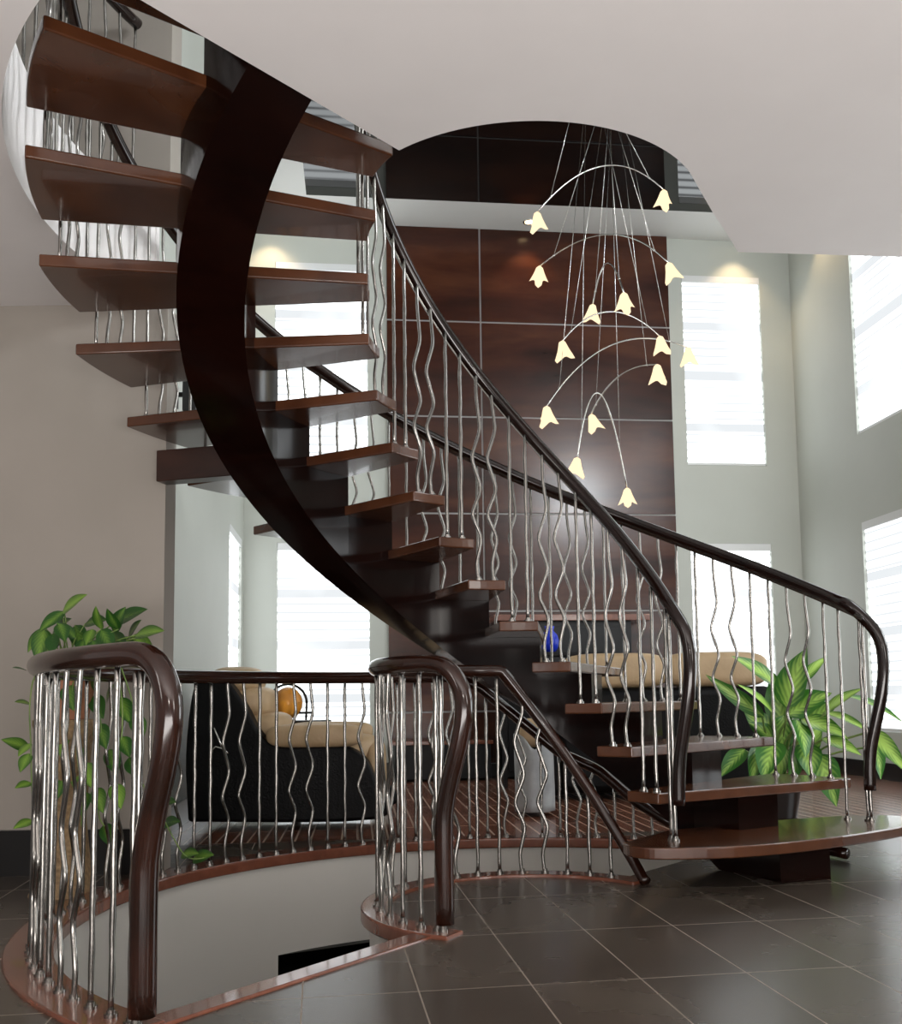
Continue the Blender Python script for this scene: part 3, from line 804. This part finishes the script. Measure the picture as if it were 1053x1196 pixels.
# left: pothos on a wicker stand
PX0,PY0=-1.66,4.10
pp=empty('potted_pothos',(PX0,PY0,0.70),'trailing green pothos in a terracotta pot against the beige foyer wall','plant')
ps=empty('plant_stand',(PX0,PY0,0),'tall woven wicker plant stand holding the pothos pot behind the left guard','plant stand')
bm=bmesh.new(); rings=[]
for z,r in ((0,.13),(.04,.115),(.3,.085),(.6,.10),(.68,.13),(.70,.13)):
    rings.append([bm.verts.new((PX0+r*math.cos(2*PI*j/24),PY0+r*math.sin(2*PI*j/24),z)) for j in range(24)])
for i in range(5):
    for j in range(24): bm.faces.new((rings[i][j],rings[i][(j+1)%24],rings[i+1][(j+1)%24],rings[i+1][j]))
bm.faces.new(rings[0][::-1]); bm.faces.new(rings[-1]); put('stand_column',bm,M_wicker,ps,'auto')
bm=bmesh.new(); cyl(bm,(PX0,PY0,.79),.085,.18,28,.115); cyl(bm,(PX0,PY0,.875),.125,.03,28); put('pot',bm,M_terra,pp,'auto',.004)
bm=bmesh.new(); bm.loops.layers.uv.new('UVMap'); bm.loops.layers.uv.new('tint'); uvl=bm.loops.layers.uv['UVMap']; sb=bmesh.new()
top=Vector((PX0,PY0,.89))
LP=[((95,694),(73,715)),((47,733),(75,714)),((32,757),(52,733)),((43,768),(52,735)),((78,722),(62,738)),((120,722),(100,728)),((95,756),(88,730)),((165,710),(135,727)),((186,734),(158,742)),((176,757),(150,745)),
 ((145,750),(125,740)),((130,758),(118,735)),((110,712),(118,735)),((60,760),(62,740)),((160,725),(150,745)),((75,745),(70,728)),((100,750),(108,735)),((155,758),(140,745)),((125,715),(138,735)),((52,765),(68,750)),((90,765),(100,745)),((165,762),(160,745)),((142,712),(132,738)),((70,728),(88,745)),((112,765),(108,748)),
 # trailing
 ((17,778),(33,784)),((20,818),(36,822)),((6,863),(34,874)),((22,880),(36,868)),((24,898),(34,880)),((20,918),(36,914)),((18,965),(38,958)),((84,825),(78,800)),((80,850),(88,830)),((95,880),(86,858)),((118,835),(110,812)),((122,870),(116,845)),((150,840),(140,815)),((135,900),(128,875)),((105,915),(100,890)),((85,915),(92,895)),((150,880),(142,860)),((118,945),(112,920)),((140,940),(134,915)),((95,950),(100,925)),((165,860),(158,835)),((160,905),(150,885)),
 ((202,935),(188,938)),((206,958),(190,962)),((228,995),(212,998)),((245,997),(225,1003)),((108,790),(112,810)),((130,800),(124,820)),((128,985),(122,962)),((90,985),(94,962)),((70,880),(76,858)),((66,930),(74,908))]
for i,(tp,bp_) in enumerate(LP):
    Y=4.05+random.uniform(-.1,.1) if tp[1]<1000 else 4.0
    if tp[0]>190: Y=4.42
    t=at(*tp,Y-.04); b=at(*bp_,Y+.03); d=t-b; L=d.length*1.1
    nrm=Vector((random.uniform(-.3,.3),-.8,.6))
    leaf(bm,uvl,b,d,nrm,L,max(.030,L*.52),droop=.12,fold=.15)
    if tp[1]<770:
        tube(sb,smoothpath([top+Vector((random.uniform(-.06,.06),random.uniform(-.06,.06),-.02)),(top+b)/2+Vector((0,0,.03)),b],4),.003,5)
def vine(pxs,Ys):
    tube(sb,smoothpath([at(x,y,Y) for (x,y),Y in zip(pxs,Ys)],5),.003,5)
vine([(85,775),(45,785),(35,820),(36,870),(37,915),(40,960)],[4.1,4.0,4.0,4.0,4.0,4.0])
vine([(95,775),(85,800),(88,830),(90,880),(96,930),(95,965)],[4.1,4.0,3.98,3.98,3.98,4])
vine([(115,775),(112,812),(118,850),(112,900),(115,950),(122,965)],[4.1,4.0,3.98,3.98,3.98,4])
vine([(135,775),(142,815),(142,860),(134,915),(130,960)],[4.1,4.0,3.98,3.98,4.0])
vine([(140,775),(158,835),(160,900),(185,945),(215,998),(240,1002)],[4.1,4.1,4.2,4.3,4.4,4.4])
put('foliage',bm,M_leafL,pp,True); put('vines',sb,M_stem,pp,True)

# ------------------------------------------------------------------ light
w=bpy.data.worlds.new('world'); sc.world=w; w.use_nodes=True
bg=w.node_tree.nodes['Background']; bg.inputs[0].default_value=(1.0,.96,.93,1); bg.inputs[1].default_value=.34
def area(name,loc,look,size,sizey,power,color):
    L=bpy.data.lights.new(name,'AREA'); L.shape='RECTANGLE'; L.size=size; L.size_y=sizey; L.energy=power; L.color=color
    o=bpy.data.objects.new(name,L); COL.objects.link(o); o.location=loc
    o.rotation_euler=(Vector(look)-Vector(loc)).to_track_quat('-Z','Y').to_euler(); return o
area('foyer_side_daylight',(4.6,-1.2,1.9),(-1.2,4.0,1.9),.9,1.2,34,(1,.96,.90))
area('foyer_left_daylight',(-3.4,-.6,2.0),(0,3.6,1.2),.5,1.4,18,(1,.95,.90))
area('upper_hall_fill',(4.4,.9,4.7),(-1.6,4.3,3.4),1.2,1.0,330,(.93,.97,1))  # added fill lamp out of view, brightens the rim of the opening
area('foyer_door_daylight',(.75,-2.4,1.9),(-.6,4.0,1.8),.22,.22,20,(1,.95,.88))
area('foyer_low_fill',(.6,-1.7,.22),(.6,-.9,2.6),5.5,2.2,470,(1,.95,.92))  # added upward fill near the floor, no real source; lifts ceiling and tread undersides
